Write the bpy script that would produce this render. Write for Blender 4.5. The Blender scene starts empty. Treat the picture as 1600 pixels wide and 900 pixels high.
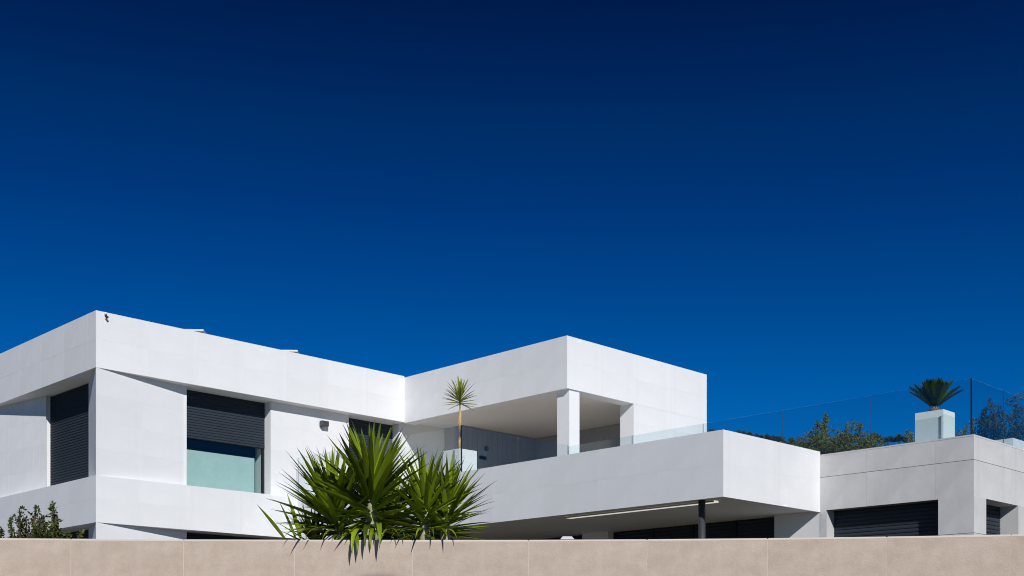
import bpy, bmesh, math, random
from mathutils import Vector, Matrix, Euler
random.seed(7)
D = bpy.data
S = bpy.context.scene
COL = S.collection
EYE = 1.65                                   # eye height above the street; the garden terrace lies at the same level
R = math.radians

# ------------------------------------------------------------------ camera, world, sun, exposure
cam = D.objects.new('camera', D.cameras.new('camera')); COL.objects.link(cam)
cam.location = (0, 0, EYE); cam.rotation_euler = (R(90), 0, 0)
cam.data.sensor_width = 36; cam.data.lens = 41.36; cam.data.shift_y = 0.35625
cam.data.clip_start = 0.1; cam.data.clip_end = 6000
S.camera = cam

SUN = Vector((0.475, -1.684, 1.0)).normalized()      # towards the sun
w = D.worlds.new('World'); S.world = w; w.use_nodes = True
nt = w.node_tree; nt.nodes.clear()
sky = nt.nodes.new('ShaderNodeTexSky'); sky.sky_type = 'NISHITA'; sky.sun_disc = False
sky.sun_elevation = math.asin(SUN.z); sky.sun_rotation = math.atan2(SUN.x, SUN.y)
sky.altitude = 600; sky.air_density = 1.0; sky.dust_density = 0.0; sky.ozone_density = 4.0
tcw = nt.nodes.new('ShaderNodeTexCoord'); sep = nt.nodes.new('ShaderNodeSeparateXYZ')
asn = nt.nodes.new('ShaderNodeMath'); asn.operation = 'ARCSINE'                 # elevation above the horizon
deg = nt.nodes.new('ShaderNodeMath'); deg.operation = 'MULTIPLY'; deg.inputs[1].default_value = 2 / math.pi
ramp = nt.nodes.new('ShaderNodeValToRGB')                                        # deep polarised blue: darker with height
SKY_TINT = [(0, (0.03, 0.42, 0.78)), (8, (0.008, 0.32, 0.66)), (13.2, (0, 0.252, 0.564)), (15.5, (0, 0.218, 0.509)), (18.4, (0, 0.1775, 0.4465)),
            (21.1, (0, 0.141, 0.381)), (23.8, (0, 0.1235, 0.32)), (26.4, (0, 0.089, 0.264)), (28.8, (0, 0.065, 0.204)), (36, (0, 0.045, 0.15)), (60, (0, 0.035, 0.12))]
el_ = ramp.color_ramp.elements
while len(el_) < len(SKY_TINT): el_.new(0.5)
for e_, (d_, c_) in zip(el_, SKY_TINT): e_.position = d_ / 90; e_.color = (*c_, 1)
nt.links.new(tcw.outputs['Generated'], sep.inputs[0]); nt.links.new(sep.outputs[2], asn.inputs[0])
nt.links.new(asn.outputs[0], deg.inputs[0]); nt.links.new(deg.outputs[0], ramp.inputs[0])
mul = nt.nodes.new('ShaderNodeMixRGB'); mul.blend_type = 'MULTIPLY'; mul.inputs[0].default_value = 1
nt.links.new(sky.outputs[0], mul.inputs[1]); nt.links.new(ramp.outputs[0], mul.inputs[2])
bg = nt.nodes.new('ShaderNodeBackground'); bg.inputs['Strength'].default_value = 0.10
out = nt.nodes.new('ShaderNodeOutputWorld')
nt.links.new(mul.outputs[0], bg.inputs['Color']); nt.links.new(bg.outputs[0], out.inputs['Surface'])

sl = D.lights.new('sun', 'SUN'); sl.energy = 4.0; sl.angle = R(0.5); sl.color = (1.0, 0.98, 0.955)
sun = D.objects.new('sun', sl); COL.objects.link(sun)
sun.rotation_euler = SUN.to_track_quat('Z', 'Y').to_euler(); sun.location = SUN * 60
S.view_settings.view_transform = 'Standard'; S.view_settings.look = 'None'
S.view_settings.exposure = 0.0; S.view_settings.gamma = 1.0; S.view_settings.use_curve_mapping = False
S.render.engine = 'CYCLES'; S.cycles.pixel_filter_type = 'BLACKMAN_HARRIS'; S.cycles.filter_width = 1.05
S.cycles.caustics_reflective = True; S.cycles.blur_glossy = 0.0; S.cycles.sample_clamp_indirect = 0; S.cycles.max_bounces = 12; S.cycles.diffuse_bounces = 6; S.cycles.transparent_max_bounces = 16

# ------------------------------------------------------------------ materials
def mat(name, col, rough=0.7, var=0.0, scale=3.0, obj_var=0.0, bump=0.0, bump_scale=60.0, metal=0.0, spec=0.4,
        streak=0.0, col2=None):
    m = D.materials.new(name); m.use_nodes = True
    t = m.node_tree; b = t.nodes['Principled BSDF']
    b.inputs['Roughness'].default_value = rough; b.inputs['Metallic'].default_value = metal
    b.inputs['Specular IOR Level'].default_value = spec
    tc = t.nodes.new('ShaderNodeTexCoord')
    c = t.nodes.new('ShaderNodeRGB'); c.outputs[0].default_value = (*col, 1); cur = c.outputs[0]
    if var or col2:
        n = t.nodes.new('ShaderNodeTexNoise'); n.inputs['Scale'].default_value = scale
        n.inputs['Detail'].default_value = 6; n.inputs['Roughness'].default_value = 0.65
        t.links.new(tc.outputs['Object'], n.inputs['Vector'])
        if col2:
            rp = t.nodes.new('ShaderNodeValToRGB'); rp.color_ramp.elements[0].position = 0.35; rp.color_ramp.elements[1].position = 0.68
            rp.color_ramp.elements[0].color = (*col, 1); rp.color_ramp.elements[1].color = (*col2, 1)
            t.links.new(n.outputs['Fac'], rp.inputs[0]); cur = rp.outputs[0]
        else:
            mr = t.nodes.new('ShaderNodeMapRange'); mr.inputs[1].default_value = 0.25; mr.inputs[2].default_value = 0.75
            mr.inputs[3].default_value = 1 - var; mr.inputs[4].default_value = 1 + var
            t.links.new(n.outputs['Fac'], mr.inputs[0])
            mx = t.nodes.new('ShaderNodeVectorMath'); mx.operation = 'SCALE'
            t.links.new(cur, mx.inputs[0]); t.links.new(mr.outputs[0], mx.inputs['Scale']); cur = mx.outputs[0]
    if streak:                                # faint run-down dirt, stretched along the height
        mp = t.nodes.new('ShaderNodeMapping'); mp.inputs['Scale'].default_value = (3.0, 3.0, 0.25)
        t.links.new(tc.outputs['Object'], mp.inputs['Vector'])
        n2 = t.nodes.new('ShaderNodeTexNoise'); n2.inputs['Scale'].default_value = 1.3; n2.inputs['Detail'].default_value = 5
        t.links.new(mp.outputs[0], n2.inputs['Vector'])
        mr2 = t.nodes.new('ShaderNodeMapRange'); mr2.inputs[1].default_value = 0.5; mr2.inputs[2].default_value = 0.8
        mr2.inputs[3].default_value = 1.0; mr2.inputs[4].default_value = 1 - streak
        t.links.new(n2.outputs['Fac'], mr2.inputs[0])
        mx = t.nodes.new('ShaderNodeVectorMath'); mx.operation = 'SCALE'
        t.links.new(cur, mx.inputs[0]); t.links.new(mr2.outputs[0], mx.inputs['Scale']); cur = mx.outputs[0]
    if obj_var:
        oi = t.nodes.new('ShaderNodeObjectInfo')
        mr = t.nodes.new('ShaderNodeMapRange'); mr.inputs[3].default_value = 1 - obj_var; mr.inputs[4].default_value = 1 + obj_var
        t.links.new(oi.outputs['Random'], mr.inputs[0])
        mx = t.nodes.new('ShaderNodeVectorMath'); mx.operation = 'SCALE'
        t.links.new(cur, mx.inputs[0]); t.links.new(mr.outputs[0], mx.inputs['Scale']); cur = mx.outputs[0]
    t.links.new(cur, b.inputs['Base Color'])
    if bump:
        nb = t.nodes.new('ShaderNodeTexNoise'); nb.inputs['Scale'].default_value = bump_scale; nb.inputs['Detail'].default_value = 4
        t.links.new(tc.outputs['Object'], nb.inputs['Vector'])
        bp = t.nodes.new('ShaderNodeBump'); bp.inputs['Strength'].default_value = bump; bp.inputs['Distance'].default_value = 0.01
        t.links.new(nb.outputs['Fac'], bp.inputs['Height']); t.links.new(bp.outputs[0], b.inputs['Normal'])
    return m

def leaf_mat(name, dark, light, rough=0.38, trans=0.25, spec=0.5):
    """two greens mixed per leaf and along it, a little light through the blade"""
    m = D.materials.new(name); m.use_nodes = True
    t = m.node_tree; b = t.nodes['Principled BSDF']; o = t.nodes['Material Output']
    oi = t.nodes.new('ShaderNodeObjectInfo'); tc = t.nodes.new('ShaderNodeTexCoord')
    n = t.nodes.new('ShaderNodeTexNoise'); n.inputs['Scale'].default_value = 9; n.inputs['Detail'].default_value = 3
    t.links.new(tc.outputs['Object'], n.inputs['Vector'])
    add = t.nodes.new('ShaderNodeMath'); add.operation = 'MULTIPLY_ADD'; add.inputs[1].default_value = 0.30
    t.links.new(n.outputs['Fac'], add.inputs[0])
    ml = t.nodes.new('ShaderNodeMath'); ml.operation = 'MULTIPLY'; ml.inputs[1].default_value = 0.85
    t.links.new(oi.outputs['Random'], ml.inputs[0]); t.links.new(ml.outputs[0], add.inputs[2])
    mx = t.nodes.new('ShaderNodeMixRGB'); mx.inputs[1].default_value = (*dark, 1); mx.inputs[2].default_value = (*light, 1)
    t.links.new(add.outputs[0], mx.inputs[0]); t.links.new(mx.outputs[0], b.inputs['Base Color'])
    b.inputs['Roughness'].default_value = rough; b.inputs['Specular IOR Level'].default_value = spec
    if trans:
        tl = t.nodes.new('ShaderNodeBsdfTranslucent'); t.links.new(mx.outputs[0], tl.inputs['Color'])
        ms = t.nodes.new('ShaderNodeMixShader'); ms.inputs[0].default_value = trans
        t.links.new(b.outputs[0], ms.inputs[1]); t.links.new(tl.outputs[0], ms.inputs[2]); t.links.new(ms.outputs[0], o.inputs['Surface'])
    return m

def glass_mat(name, tint, ior=1.5, rough=0.0):
    m = D.materials.new(name); m.use_nodes = True
    t = m.node_tree; t.nodes.clear()
    o = t.nodes.new('ShaderNodeOutputMaterial'); tr = t.nodes.new('ShaderNodeBsdfTransparent'); tr.inputs[0].default_value = (*tint, 1)
    gl = t.nodes.new('ShaderNodeBsdfGlossy'); gl.inputs['Roughness'].default_value = rough; gl.inputs['Color'].default_value = (1, 1, 1, 1)
    fr = t.nodes.new('ShaderNodeFresnel'); fr.inputs['IOR'].default_value = ior
    gm = t.nodes.new('ShaderNodeNewGeometry'); mr = t.nodes.new('ShaderNodeMapRange')       # same reflectance from inside the pane
    mr.inputs[3].default_value = ior; mr.inputs[4].default_value = 1 / ior
    t.links.new(gm.outputs['Backfacing'], mr.inputs[0]); t.links.new(mr.outputs[0], fr.inputs['IOR'])
    ms = t.nodes.new('ShaderNodeMixShader')
    t.links.new(fr.outputs[0], ms.inputs[0]); t.links.new(tr.outputs[0], ms.inputs[1]); t.links.new(gl.outputs[0], ms.inputs[2])
    t.links.new(ms.outputs[0], o.inputs['Surface'])
    return m

M = {}
M['white'] = mat('white_render', (0.75, 0.758, 0.765), 0.75, var=0.03, scale=1.2)
M['panel'] = mat('white_panel', (0.742, 0.75, 0.758), 0.55, var=0.045, scale=1.3, obj_var=0.02, streak=0.03, bump=0.05, bump_scale=30)
M['ceiling'] = mat('ceiling_paint', (0.74, 0.72, 0.69), 0.8, var=0.02)
M['backing'] = mat('white_grout', (0.86, 0.86, 0.86), 0.8)
M['stone'] = mat('pale_grey_stone_panel', (0.58, 0.578, 0.572), 0.6, var=0.13, scale=1.4, obj_var=0.02, streak=0.06, bump=0.08, bump_scale=40)
M['stone_core'] = mat('grey_grout', (0.16, 0.16, 0.16), 0.9)
M['wallstone'] = mat('beige_stone_slab', (0.405, 0.32, 0.256), 0.65, obj_var=0.025, scale=7.0, col2=(0.483, 0.396, 0.326), bump=0.2, bump_scale=70)
M['coping'] = mat('cream_stone_coping', (0.58, 0.51, 0.44), 0.6, var=0.05, scale=7, bump=0.1)
M['wallcore'] = mat('pale_mortar', (0.60, 0.54, 0.49), 0.9)
M['slat'] = mat('charcoal_aluminium_slat', (0.031, 0.041, 0.054), 0.6, var=0.06, scale=4, spec=0.10)
M['frame'] = mat('black_window_frame', (0.014, 0.016, 0.02), 0.5, var=0.05, spec=0.25)
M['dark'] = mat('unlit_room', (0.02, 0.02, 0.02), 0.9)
M['blind'] = mat('pale_screen_fabric', (0.60, 0.645, 0.62), 0.8, var=0.10, scale=1.6)
M['darkmetal'] = mat('dark_grey_steel', (0.045, 0.048, 0.055), 0.4, var=0.08, spec=0.5)
M['planter'] = mat('white_planter', (0.78, 0.78, 0.77), 0.5, var=0.03)
M['slatwall'] = mat('grey_slatted_cladding', (0.30, 0.315, 0.33), 0.7, var=0.06, obj_var=0.05)
M['soil'] = mat('dark_soil', (0.05, 0.035, 0.025), 0.95, var=0.3, scale=30)
M['trunk'] = mat('ochre_palm_bark', (0.36, 0.22, 0.07), 0.8, scale=38, col2=(0.62, 0.47, 0.24), bump=0.6, bump_scale=60)
M['bark'] = mat('brown_bark', (0.10, 0.065, 0.04), 0.9, var=0.3, scale=20, bump=0.5, bump_scale=30)
M['stem'] = mat('pale_green_stem', (0.24, 0.27, 0.12), 0.7, scale=40, col2=(0.40, 0.36, 0.22), bump=0.4)
M['cycadbark'] = mat('cycad_bark', (0.17, 0.10, 0.055), 0.9, scale=30, col2=(0.34, 0.22, 0.13), bump=0.8, bump_scale=35)
M['yucca'] = leaf_mat('yucca_leaf', (0.008, 0.021, 0.002), (0.245, 0.345, 0.012), trans=0.06, rough=0.45, spec=0.25)
M['yucca_yellow'] = leaf_mat('yellowing_yucca_leaf', (0.22, 0.27, 0.02), (0.36, 0.40, 0.05))
M['pot_yucca'] = leaf_mat('potted_yucca_leaf', (0.08, 0.115, 0.010), (0.46, 0.48, 0.06))
M['cycad'] = leaf_mat('cycad_leaflet', (0.012, 0.027, 0.003), (0.050, 0.082, 0.008), rough=0.6, trans=0.05, spec=0.12)
M['shrub'] = leaf_mat('shrub_leaf', (0.030, 0.045, 0.010), (0.10, 0.135, 0.028), trans=0.15, rough=0.6, spec=0.2)
M['shrub_pale'] = leaf_mat('hillside_shrub_leaf', (0.04, 0.052, 0.012), (0.165, 0.185, 0.05), trans=0.15, rough=0.65, spec=0.15)
M['pine'] = leaf_mat('pine_needles', (0.016, 0.024, 0.008), (0.05, 0.062, 0.018), rough=0.7, trans=0.0)
M['hill'] = mat('scrubby_hillside', (0.07, 0.075, 0.03), 0.95, scale=0.35, col2=(0.20, 0.165, 0.10), bump=0.6, bump_scale=2)
M['garden'] = mat('garden_gravel', (0.11, 0.10, 0.075), 0.95, var=0.25, scale=12, bump=0.5, bump_scale=80)
M['paving'] = mat('pale_pavement', (0.155, 0.145, 0.13), 0.85, var=0.10, scale=2, bump=0.2, bump_scale=40)
M['asphalt'] = mat('asphalt', (0.055, 0.055, 0.055), 0.9, var=0.2, scale=20, bump=0.4, bump_scale=150)
M['land'] = mat('dry_ground', (0.13, 0.115, 0.08), 0.95, var=0.2, scale=0.2)
M['kerb'] = mat('kerb_stone', (0.42, 0.41, 0.39), 0.8, var=0.08, scale=8)
M['tile'] = mat('terrace_tile', (0.50, 0.45, 0.39), 0.5, var=0.05)
M['glass'] = glass_mat('balustrade_glass', (0.955, 0.98, 0.976), ior=1.42, rough=0.065)
M['roof_glass'] = glass_mat('tinted_balustrade_glass', (0.895, 0.95, 0.955), ior=1.40, rough=0.065)
M['window_glass'] = glass_mat('window_glass', (0.84, 0.92, 0.915), ior=1.42)
M['seal'] = mat('black_corner_seal', (0.012, 0.014, 0.018), 0.5)
M['edge'] = D.materials.new('polished_glass_edge'); M['edge'].use_nodes = True
_t = M['edge'].node_tree; _b = _t.nodes['Principled BSDF']; _b.inputs['Base Color'].default_value = (0.15, 0.14, 0.12, 1); _b.inputs['Roughness'].default_value = 0.3
_tr = _t.nodes.new('ShaderNodeBsdfTransparent'); _tr.inputs[0].default_value = (0.55, 0.62, 0.60, 1); _m = _t.nodes.new('ShaderNodeMixShader'); _m.inputs[0].default_value = 0.35
_t.links.new(_tr.outputs[0], _m.inputs[1]); _t.links.new(_b.outputs[0], _m.inputs[2]); _t.links.new(_m.outputs[0], _t.nodes['Material Output'].inputs['Surface'])
M['top_edge'] = glass_mat('glass_top_edge', (0.80, 0.88, 0.90), ior=1.05)
M['lens'] = mat('dark_lens', (0.10, 0.125, 0.115), 0.3)
M['camwhite'] = mat('white_plastic', (0.75, 0.75, 0.75), 0.4)
M['solar'] = mat('solar_cell', (0.012, 0.015, 0.03), 0.2, spec=0.6)
M['alu'] = mat('aluminium_rail', (0.62, 0.62, 0.62), 0.4, metal=0.3)
lm = D.materials.new('glow_strip_emission'); lm.use_nodes = True
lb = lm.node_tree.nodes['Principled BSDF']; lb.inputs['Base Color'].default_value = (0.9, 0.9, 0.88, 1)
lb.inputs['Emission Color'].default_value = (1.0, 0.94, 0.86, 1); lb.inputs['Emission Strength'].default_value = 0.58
M['glowstrip'] = lm  # even emission for the bright band under the balcony

# ------------------------------------------------------------------ helpers
def link(name, me, m, parent=None):
    if m: me.materials.append(m)
    o = D.objects.new(name, me); COL.objects.link(o)
    if parent: o.parent = parent
    return o
def obj(name, bm, m, parent=None, smooth=False):
    bmesh.ops.recalc_face_normals(bm, faces=bm.faces)
    me = D.meshes.new(name); bm.to_mesh(me); bm.free()
    if smooth:
        for p in me.polygons: p.use_smooth = True
    return link(name, me, m, parent)
def tag(o, label=None, cat=None, group=None, kind=None):
    if label: o['label'] = label
    if cat: o['category'] = cat
    if group: o['group'] = group
    if kind: o['kind'] = kind
    return o
def thing(name, label, cat, loc=(0, 0, 0), rz=0.0, group=None):
    o = D.objects.new(name, None); COL.objects.link(o)
    o.empty_display_size = 0.2
    o.location = loc; o.rotation_euler = (0, 0, rz)
    return tag(o, label, cat, group)
def prism(bm, poly, z0, z1):
    """vertical prism over a plan polygon"""
    lo = [bm.verts.new((x, y, z0)) for x, y in poly]; hi = [bm.verts.new((x, y, z1)) for x, y in poly]
    n = len(poly)
    bm.faces.new(lo[::-1]); bm.faces.new(hi)
    for i in range(n): bm.faces.new((lo[i], lo[(i + 1) % n], hi[(i + 1) % n], hi[i]))
def box(bm, x0, x1, y0, y1, z0, z1): prism(bm, [(x0, y0), (x1, y0), (x1, y1), (x0, y1)], z0, z1)
def abox(bm, a, b, z0, z1, off, t):
    """box standing on the plan line a-b (left to right as seen from outside), from off to off+t outwards"""
    a = Vector(a); b = Vector(b); d = (b - a).normalized(); n = Vector((d.y, -d.x))
    p = [a + n * off, b + n * off, b + n * (off + t), a + n * (off + t)]
    prism(bm, [tuple(v) for v in p], z0, z1)
def tube(bm, pts, rad, seg=8):
    rings = []
    for i, p in enumerate(pts):
        p = Vector(p)
        t = (Vector(pts[min(i + 1, len(pts) - 1)]) - Vector(pts[max(i - 1, 0)])).normalized()
        q = t.to_track_quat('Z', 'Y'); r = rad[i] if isinstance(rad, (list, tuple)) else rad
        rings.append([bm.verts.new(p + q @ Vector((math.cos(k * 2 * math.pi / seg) * r, math.sin(k * 2 * math.pi / seg) * r, 0))) for k in range(seg)])
    for i in range(len(rings) - 1):
        for k in range(seg): bm.faces.new((rings[i][k], rings[i][(k + 1) % seg], rings[i + 1][(k + 1) % seg], rings[i + 1][k]))
    bm.faces.new(rings[0][::-1]); bm.faces.new(rings[-1])
def part(name, m, parent, fn, *a, **k):
    bm = bmesh.new(); fn(bm, *a, **k); return obj(name, bm, m, parent)

# house frame: p runs along the sunny fronts (to the right, away), q along the side fronts (to the left, away), z above the garden
C0 = Vector((-8.8411, 25.0)); ANG = R(44.8136)
P = Vector((math.cos(ANG), math.sin(ANG))); Q = Vector((-P.y, P.x))
def W(p, q, z=0.0):
    v = C0 + P * p + Q * q
    return Vector((v.x, v.y, EYE + z))

# ------------------------------------------------------------------ the ground
def street_wall_y(X):
    d = X + 0.5
    return 9.05 - (0.0125 if d < 0 else 0.0245) * d * d
bm = bmesh.new()
v = [bm.verts.new(c) for c in ((-3000, -3000, -0.16), (3000, -3000, -0.16), (3000, 3000, -0.16), (-3000, 3000, -0.16))]; bm.faces.new(v)
tag(obj('ground', bm, M['land']), kind='structure')
bm = bmesh.new(); box(bm, -80, 80, -11, -3.75, -0.35, -0.02)
tag(obj('road', bm, M['asphalt']), kind='structure')
bm = bmesh.new(); box(bm, -80, 80, -3.6, 9.4, -0.35, 0.10)
tag(obj('pavement', bm, M['paving']), kind='structure')
bm = bmesh.new(); box(bm, -80, 80, -3.75, -3.605, -0.35, 0.115)
tag(obj('kerb', bm, M['kerb']), kind='structure')
bm = bmesh.new(); box(bm, -80, 80, -14.5, -11.0, -0.35, 0.10)
tag(obj('far_pavement', bm, M['paving']), kind='structure')

# garden terrace behind the street wall, and the hillside that climbs behind the house
bm = bmesh.new()
xs = [-80, -20, -12] + [-8 + i for i in range(17)] + [12, 20, 80]
prism(bm, [(x, min(9.2, max(street_wall_y(max(-9, min(9, x))), 7)) + 0.12) for x in xs] + [(80, 90), (-80, 90)], -0.1, EYE)
tag(obj('garden_ground', bm, M['garden']), kind='structure')

def hill_z(p, q):
    """height above the garden, in the house frame"""
    if p < 14.4: return -0.3
    v = C0 + P * p + Q * q
    Y = max(v.y, 5.0); ax = math.atan2(v.x, v.y)
    f = 0.1745 + 0.008 * max(0.0, min(2.0, (0.24 - ax) / 0.075)) + 0.0015 * math.sin(ax * 60)
    near = 0.168 + (f - 0.168) * min(1.0, max(0.0, (Y - 60) / 300))
    base = near * Y
    if Y > 590: base = near * 590 - 0.25 * (Y - 590)
    if 90 < Y < 540: base -= 0.012 * Y * (0.5 + 0.5 * math.sin(p * 0.045 + q * 0.03)) * min(1, (Y - 90) / 60, (540 - Y) / 60)
    bumps = 0.0
    k = min(1.0, max(0.0, (p - 14.4) / 1.2))
    return -0.3 * (1 - k) + k * base
bm = bmesh.new()
ps = [14.4, 14.8, 15.2, 15.6, 16, 17, 18, 20, 23, 27, 32, 40, 50, 65, 85, 110, 140, 180, 230, 290, 350, 400, 430, 460, 490, 520, 550, 580, 610, 640, 680, 740, 820, 900]
qs = [-700, -600, -520, -460, -400, -350, -300, -260, -220, -190, -160, -130, -100, -80, -60, -45, -35, -28, -22, -18, -15, -12, -9, -6, -3, 0, 4, 9, 15, 25, 40, 60, 90, 130, 180, 240, 300, 360, 420, 500, 600, 700]
g = [[bm.verts.new(tuple(W(p, q, hill_z(p, q)))) for q in qs] for p in ps]
for i in range(len(ps) - 1):
    for j in range(len(qs) - 1): bm.faces.new((g[i][j], g[i + 1][j], g[i + 1][j + 1], g[i][j + 1]))
tag(obj('hillside', bm, M['hill'], smooth=True), kind='structure')

# ------------------------------------------------------------------ cladding
def clad(parent, a, b, z_rows, width, m, name='cladding_panel', gap=0.003, t=0.0014, ext=(0, 0), first=None, zgap=None, off=0.0):
    a = Vector(a); b = Vector(b); d = (b - a).normalized(); n = Vector((d.y, -d.x)); L = (b - a).length
    cuts = [0.0]; x = first if first else width
    while x < L - 0.25: cuts.append(x); x += width
    cuts.append(L)
    zg = gap if zgap is None else zgap
    for r in range(len(z_rows) - 1):
        z0 = z_rows[r] + (zg / 2 if r else 0); z1 = z_rows[r + 1] - (zg / 2 if r < len(z_rows) - 2 else 0)
        for i in range(len(cuts) - 1):
            u0 = cuts[i] + (gap / 2 if i else -ext[0]); u1 = cuts[i + 1] - (gap / 2 if i < len(cuts) - 2 else -ext[1])
            bm = bmesh.new()
            tt = t + random.uniform(-0.0003, 0.0003)
            c = a + d * ((u0 + u1) / 2); zc = (z0 + z1) / 2
            q = [a + d * u0 + n * (off + 0.0005) - c, a + d * u1 + n * (off + 0.0005) - c, a + d * u1 + n * (off + tt) - c, a + d * u0 + n * (off + tt) - c]
            prism(bm, [tuple(k) for k in q], z0 - zc, z1 - zc)
            o = obj(name, bm, m, parent); o.location = (c.x, c.y, zc)

def shutter(parent, a, b, z0, z1, off, pitch=0.062):
    a = Vector(a); b = Vector(b); d = (b - a).normalized(); n = Vector((d.y, -d.x))
    bm = bmesh.new(); z = z1
    while z - pitch > z0 - 0.001:
        prof = [(0.0, z - pitch + 0.004), (0.010, z - pitch + 0.010), (0.014, z - pitch * 0.5), (0.010, z - 0.008), (0.0, z - 0.002)]
        rows = [[bm.verts.new((*(e + n * (off + x)), zz)) for x, zz in prof] for e in (a, b)]
        for k in range(len(prof) - 1): bm.faces.new((rows[0][k], rows[1][k], rows[1][k + 1], rows[0][k + 1]))
        bm.faces.new(rows[0]); bm.faces.new(rows[1][::-1])
        z -= pitch
    abox(bm, a, b, z0 - 0.03, z1, off - 0.012, 0.010)
    abox(bm, a, b, z - 0.045, z - 0.002, off - 0.001, 0.018)                    # bottom bar
    o = obj('shutter_slats', bm, M['slat'], parent); o['kind'] = 'stuff'
    return o

def window(parent, a, b, z0, z1, shutter_to=None, blind_top=None, mullion=None):
    """a window in the plan line a-b: frame (part) with its pane, blind and roller shutter as sub-parts"""
    a = Vector(a); b = Vector(b); d = (b - a).normalized(); L = (b - a).length
    bm = bmesh.new(); fw = 0.055
    abox(bm, a, a + d * fw, z0, z1, -0.06, 0.06); abox(bm, b - d * fw, b, z0, z1, -0.06, 0.06)
    abox(bm, a + d * fw, b - d * fw, z1 - fw, z1, -0.06, 0.055); abox(bm, a + d * fw, b - d * fw, z0, z0 + fw * 0.5, -0.06, 0.055)
    if mullion: abox(bm, a + d * mullion, a + d * (mullion + 0.10), z0 + fw, z1 - fw, -0.06, 0.040)
    f = obj('window', bm, M['frame'], parent)
    if shutter_to is None or shutter_to > z0 + 0.1:
        part('pane', M['window_glass'], f, abox, a + d * fw, b - d * fw, z0 + fw * 0.5, z1 - fw, -0.035, 0.008)
    if blind_top:
        part('blind', M['blind'], f, abox, a + d * (fw + 0.01), b - d * (fw + 0.16), z0 + 0.03, blind_top, -0.11, 0.004)
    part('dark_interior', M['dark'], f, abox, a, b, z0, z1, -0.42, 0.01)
    if shutter_to is not None: shutter(f, a + d * 0.012, b - d * 0.012, shutter_to, z1, 0.012)
    return f

# ------------------------------------------------------------------ the white house
ZR, ZF, ZB, ZL = 7.28, 6.07, 3.775, 2.775       # roof edge, underside of the roof fascia, sill band top and underside
house = thing('white_house', 'white modernist house with flat projecting roof, terrace and long cantilevered balcony', 'house', W(0, 0), ANG)
T = 0.0014
# roof of the left wing and of the right block
def roof_left(bm):
    box(bm, 0, 8.47, 0, 9.5, ZF, 6.95)
    box(bm, 8.47, 13.8, 0, 9.5, ZF + 0.1, 6.95)
    for x0, x1, y0, y1 in ((0, 8.47, 0, 0.22), (0, 0.22, 0.22, 9.5), (0.22, 13.8, 9.28, 9.5)): box(bm, x0, x1, y0, y1, 6.95, ZR)
part('roof', M['white'], house, roof_left)
ZR2, ZF2, ZC = 7.245, 6.045, 6.17
QS = -5.80                                        # front of the right block
def roof_right(bm):
    box(bm, 8.47, 13.85, QS, 0, ZC + 0.002, 6.95)
    box(bm, 8.47, 8.82, QS, 0, ZF2, ZC); box(bm, 8.82, 10.86, QS, QS + 0.35, ZF2, ZC)
    for x0, x1, y0, y1 in ((8.47, 13.85, QS, QS + 0.22), (8.47, 8.69, QS + 0.22, 0), (13.63, 13.85, QS + 0.22, 3)): box(bm, x0, x1, y0, y1, 6.95, ZR2)
part('roof', M['white'], house, roof_right)
ceil = part('ceiling', M['ceiling'], house, box, 8.825, 12.99, QS + 0.355, -0.42, ZC - 0.006, ZC - 0.001)
zrow = lambda z0, z1, n=2: [z0 + (z1 - z0) * i / n for i in range(n + 1)]
clad(house, (0, 0), (8.47, 0), zrow(ZF, ZR), 1.2, M['panel'], ext=(T, -T))
clad(house, (0, 9.5), (0, 0), zrow(ZF, ZR), 1.2, M['panel'], first=0.7)
clad(house, (8.47, 0), (8.47, QS), zrow(ZF2, ZR2), 1.2, M['panel'])
clad(house, (8.47, QS), (10.86, QS), zrow(ZF2, ZR2), 1.2, M['panel'], ext=(T, 0))
clad(house, (10.86, QS), (13.85, QS), [ZB - 0.1, 4.4, 5.0, 5.6, ZF2, 6.645, ZR2], 1.5, M['panel'], ext=(0, 0))
# sill band of the left wing
part('sill_band', M['white'], house, box, 0, 5.11, 0, 9.5, ZL, ZB - 0.001)
clad(house, (0, 0), (5.11, 0), zrow(ZL, ZB), 1.28, M['panel'], ext=(T, -T), first=0.95)
clad(house, (0, 9.5), (0, 0), zrow(ZL, ZB), 1.28, M['panel'], first=0.45)
# walls under the roof: splayed panels that lean back towards the windows, and the same again below the band
def storey(z0, z1, upper):
    A = [(0, 0), (2.22, 0.30), (2.30, 0.30), (2.30, 0.95), (0.9, 0.95), (0.57, 1.42), (0.5, 1.42)]
    part('wall', M['white'], house, prism, A, z0, z1)
    clad(house, A[0], A[1], zrow(z0, z1, 4), 1.15, M['panel'])
    Dp = [(0.42, 3.48), (0.42, 3.55), (0.9, 3.55), (0.9, 9.4), (0.0, 9.4), (0.0, 6.9)]
    part('wall', M['white'], house, prism, Dp, z0, z1)
    clad(house, (0.0, 6.9), (0.42, 3.48), zrow(z0, z1, 4), 1.15, M['panel'], first=0.6)
    # side window
    window(house, (0.57, 3.55), (0.57, 1.42), z0, z1, shutter_to=z0 + 0.02)
    if upper:
        window(house, (2.30, 0.58), (4.55, 0.58), z0, z1, shutter_to=4.985, blind_top=4.715)
        part('wall', M['white'], house, box, 4.55, 6.89, 0.31, 1.0, z0, z1)
        clad(house, (4.55, 0.31), (6.89, 0.31), zrow(z0, z1, 4), 1.17, M['panel'])
        window(house, (6.89, 0.58), (8.53, 0.58), z0, z1, shutter_to=z0 + 0.02)
        part('wall', M['white'], house, box, 8.53, 10.16, 0.31, 1.0, z0, ZC + 0.1)
        clad(house, (8.53, 0.31), (10.155, 0.31), zrow(z0, z1, 4), 0.95, M['panel'])
    else:
        window(house, (2.30, 0.58), (6.2, 0.58), z0, z1, shutter_to=z0 + 0.02)
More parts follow.
